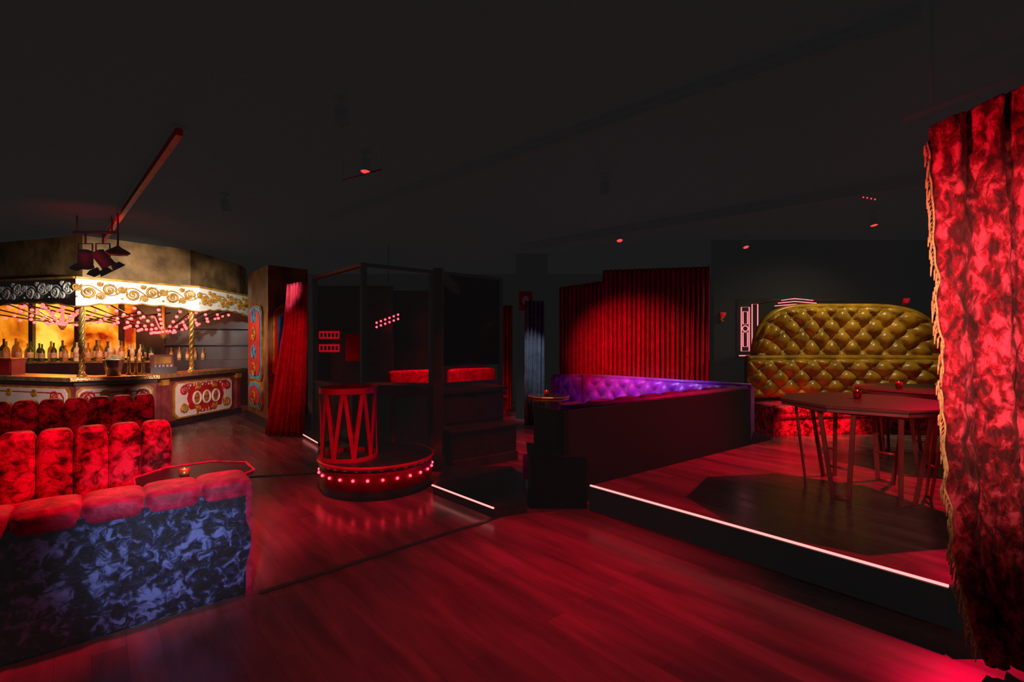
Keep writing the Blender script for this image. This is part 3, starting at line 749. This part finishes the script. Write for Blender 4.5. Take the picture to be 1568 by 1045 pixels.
for z in (1.46, 1.72):
    a = MB(F(-3.62, 9.58)); a.bx(-0.22, 0.22, 0, 0.035, z-0.09, z+0.09, M_redpaint); a.bx(-0.20, 0.20, -0.01, 0.0, z-0.075, z+0.075, M_signred)
    for k in range(5): a.bx(-0.17+k*0.075, -0.125+k*0.075, -0.016, -0.01, z-0.04, z+0.04, M_black)
    a.done('lit_panel', e)
a = MB(F(-3.1, 9.59)); a.bx(-0.2, 0.12, -0.01, 0.02, 1.2, 1.75, M_redpaint); a.done('red_panel', e)
a = MB()
for i in range(2):
    for k in range(6):
        a.ball((-2.52+0.08*k, 9.0, 1.94-0.08*i+0.03*k), 0.020, M_bulb, 8)
    a.tube([(-2.54, 9.0, 1.96-0.08*i), (-2.10, 9.0, 2.12-0.08*i)], 0.008, M_black, 6)
a.tube([(-2.3, 9.0, 2.03), (-2.3, 9.0, CZ)], 0.008, M_black, 6)
a.done('bulb_reflection')  # stands in for bulbs reflected in the mirror, built as hanging bulbs

# ------------------------------------------------------------------ neon sign & wall lamps
e = empty('neon_sign')
a = MB(F(4.22, 8.56)) 
def rect(x0, x1, z0, z1, r=0.009): a.tube([(x0, 0, z0), (x1, 0, z0), (x1, 0, z1), (x0, 0, z1)], r, M_neon, 6, closed=True)
rect(-0.16, -0.02, 1.42, 2.2); rect(0.03, 0.13, 1.36, 2.25); rect(-0.13, -0.05, 1.5, 1.75); rect(-0.13, -0.05, 1.9, 2.12)
a.tube([(-0.2, 0, 1.34), (0.16, 0, 1.34)], 0.009, M_neon, 6)
a.tube([(-0.09+0.05*math.cos(t*pi/6), 0, 1.82+0.05*math.sin(t*pi/6)) for t in range(12)], 0.008, M_neon, 6, closed=True)
a.done('tube_column', e)
a = MB(F(5.0, 8.56))
for k in range(3): a.tube([(-0.35+k*0.06, 0, 2.22+k*0.05), (0.0, 0, 2.25+k*0.05), (0.45-k*0.06, 0, 2.22+k*0.05)], 0.008, M_neon, 6)
a.tube([(-0.7, 0, 2.25), (-0.35, 0, 2.33), (0.9, 0, 2.33)], 0.006, M_redwood, 6)
a.done('tube_crest', e)
a = MB(F(4.5, 8.59)); a.bx(-0.5, 0.6, 0, 0.008, 1.3, 2.35, M_black); a.done('backing', e)
def wall_lamp(x, y, z):
    e = empty('wall_lamp'); a = MB(F(x, y)); a.bx(-0.03, 0.03, 0.05, 0.09, z-0.1, z+0.06, M_gold); a.tube([(0, 0.06, z-0.06), (0, 0.0, z-0.08), (0, 0, z-0.02)], 0.009, M_gold); a.done('bracket', e)
    a = MB(F(x, y)); a.lathe([(0.02, -0.03), (0.035, 0), (0.045, 0.05), (0.04, 0.05), (0.03, 0.0)], (0, 0, z), M_signred, 16); a.done('shade', e)
wall_lamp(3.72, 8.51, 2.05); wall_lamp(6.95, 8.51, 2.3)
a = MB(F(0.28, 9.95)); a.bx(-0.2, 0.45, 0, 0.15, 0, CZ, M_wall); a.done('wall_pier')
e = empty('framed_poster'); a = MB(F(0.28, 9.9)); a.bx(-0.14, 0.14, 0.0, 0.03, 2.22, 2.62, M_goldmatte); a.bx(-0.11, 0.11, -0.008, 0.0, 2.25, 2.59, M_redpaint)
a.pillow((0, -0.01, 2.43), (0.14, 0.02, 0.2), M_white, 0.9, 12, 8); a.done('frame', e)

# ------------------------------------------------------------------ lights
RED = (1.0, 0.0, 0.045)
def spot(name, loc, tgt, w, col, ang=60, blend=0.8, size=0.06):
    l = bpy.data.lights.new(name, 'SPOT'); l.energy = w; l.color = col; l.spot_size = math.radians(ang); l.spot_blend = blend; l.shadow_soft_size = size
    o = bpy.data.objects.new(name, l); scene.collection.objects.link(o); o.location = loc
    o.rotation_euler = (Vector(tgt)-Vector(loc)).to_track_quat('-Z', 'Y').to_euler(); return o
def point(name, loc, w, col, size=0.08):
    l = bpy.data.lights.new(name, 'POINT'); l.energy = w; l.color = col; l.shadow_soft_size = size
    o = bpy.data.objects.new(name, l); scene.collection.objects.link(o); o.location = loc; return o
# floor
spot('spot_floor', (0.5, 3.5, 3.3), (0.5, 3.55, 0), 215, RED, 48, 1.0)
spot('spot_floor', (0.0, 2.7, 3.3), (0.0, 2.8, 0), 60, RED, 46, 1.0)
spot('spot_floor', (0.4, 1.8, 3.3), (0.3, 2.0, 0), 20, RED, 54, 1.0)
spot('spot_floor', (-1.2, 3.0, 3.3), (-1.6, 4.7, 0.2), 290, RED, 34, 1.0)
spot('spot_floor', (-1.6, 4.3, 3.3), (-1.75, 4.4, 0.0), 40, RED, 40, 1.0)
spot('spot_floor', (-4.3, 7.0, 3.3), (-4.3, 7.0, 0), 170, RED, 60, 1.0)
spot('spot_floor', (0.0, 7.2, 3.3), (0.3, 7.4, 0), 300, RED, 50, 1.0)
# platform / table shadow
spot('spot_platform', (5.2, 5.5, 3.2), (2.9, 4.4, 0.24), 640, RED, 75, 0.6, 0.03)
spot('spot_platform', (2.2, 5.0, 3.3), (2.5, 5.6, 0.24), 120, RED, 42, 1.0)
# sofas
spot('spot_sofa', (-1.6, 3.3, 3.2), (-2.8, 3.4, 0.7), 460, RED, 58, 0.9)
spot('spot_sofa', (-3.4, 4.2, 3.2), (-4.9, 5.6, 0.7), 80, RED, 50, 0.9)
spot('fill_blue', (-0.8, 1.1, 1.2), (-1.95, 2.85, 0.46), 100, (0.75, 0.8, 1.0), 32, 1.0)  # unseen low lamp added to bring up the blue sofa back
# curtains
spot('spot_curtain', (0.9, 0.9, 2.0), (2.4, 2.4, 1.6), 190, (1.0, 0.42, 0.32), 56, 1.0)  # unseen warm lamp added so the gold fringe shows yellow
spot('spot_curtain', (0.5, 1.4, 1.6), (2.2, 2.4, 2.0), 140, (1.0, 0.02, 0.07), 60, 0.9)  # unseen lower lamp added so red reaches the curtain top
spot('spot_curtain', (0.2, 6.2, 2.7), (2.3, 8.9, 1.15), 480, RED, 44, 1.0)
spot('spot_curtain', (-3.2, 6.2, 2.4), (-3.8, 8.2, 1.3), 100, RED, 46, 0.9)
spot('spot_slate', (0.2, 7.6, 3.0), (0.4, 9.0, 1.3), 80, (0.8, 0.9, 1.0), 22, 0.8)
spot('fill_cocktail', (0.3, 6.0, 2.7), (0.56, 7.3, 0.6), 45, (1.0, 0.7, 0.5), 22, 0.9)  # unseen lamp added to make the gold table frame visible
# purple sofa
spot('fill_purple', (1.5, 6.5, 3.2), (2.1, 7.6, 0.7), 270, (0.9, 0.6, 1.0), 52, 0.9)  # unseen violet lamp added for the purple seats
# gold banquette
spot('fill_gold', (5.4, 6.7, 3.3), (5.1, 7.7, 1.6), 80, (1.0, 0.8, 0.4), 110, 0.8)  # unseen warm lamp added to keep the gold from turning red
spot('spot_gold_seat', (4.2, 5.4, 2.0), (4.4, 6.9, 0.42), 380, (1.0, 0.03, 0.05), 40, 0.9)
# bench behind screen
spot('spot_bench', (-1.2, 9.0, 3.2), (-1.4, 9.9, 0.8), 280, RED, 70, 0.9)
# console sheen
spot('spot_console', (-0.3, 4.6, 3.2), (-0.55, 6.2, 0.6), 150, RED, 34, 0.9)
# bar
spot('spot_valance', (-5.4, 6.9, 2.45), (-6.9, 8.7, 2.42), 290, (1.0, 0.92, 0.8), 62, 0.8)
spot('spot_valance', (-4.6, 8.2, 2.5), (-6.1, 9.9, 2.35), 200, (1.0, 0.92, 0.8), 46, 0.8)
spot('spot_panel', (-4.9, 7.3, 1.2), (-6.2, 9.4, 0.55), 150, (1.0, 0.62, 0.52), 50, 0.9)
spot('spot_panel', (-6.2, 6.2, 1.5), (-8.0, 8.1, 0.5), 150, (1.0, 0.62, 0.52), 50, 0.9)
point('bar_glow', (-9.0, 9.6, 2.2), 60, (1.0, 0.40, 0.12), 0.2)
point('bar_glow', (-7.2, 9.0, 2.3), 55, (1.0, 0.60, 0.26), 0.2)
spot('spot_drum', (-5.4, 7.0, 2.6), (-6.4, 8.9, 3.1), 8, (1.0, 0.65, 0.3), 50, 0.9)
spot('fill_pillar', (-6.0, 7.6, 2.6), (-4.95, 9.3, 1.5), 140, (1.0, 0.82, 0.6), 44, 0.8)  # unseen lamp added on the left to brighten the painted boards
spot('fill_pillar', (-3.3, 7.4, 3.0), (-4.25, 9.0, 1.6), 90, (1.0, 0.85, 0.7), 20, 0.8)  # unseen lamp added in front to brighten the right-hand board
spot('spot_beam', (-5.8, 6.4, 2.6), (-5.9, 7.0, 3.4), 34, RED, 120, 0.9)

w = bpy.data.worlds.new('world'); scene.world = w; w.use_nodes = True
w.node_tree.nodes['Background'].inputs['Color'].default_value = (0.01, 0.01, 0.01, 1)

vs = scene.view_settings
try:
    vs.view_transform = 'Standard'; vs.look = 'None'; vs.exposure = 0; vs.gamma = 1
except Exception as ex: print(ex)

cam = bpy.data.cameras.new('camera'); co = bpy.data.objects.new('camera', cam); scene.collection.objects.link(co)
cam.sensor_width = 36; cam.lens = 17; cam.clip_start = 0.05; cam.clip_end = 100
co.location = (0, 0, 1.6); co.rotation_euler = (pi/2, 0, 0); scene.camera = co
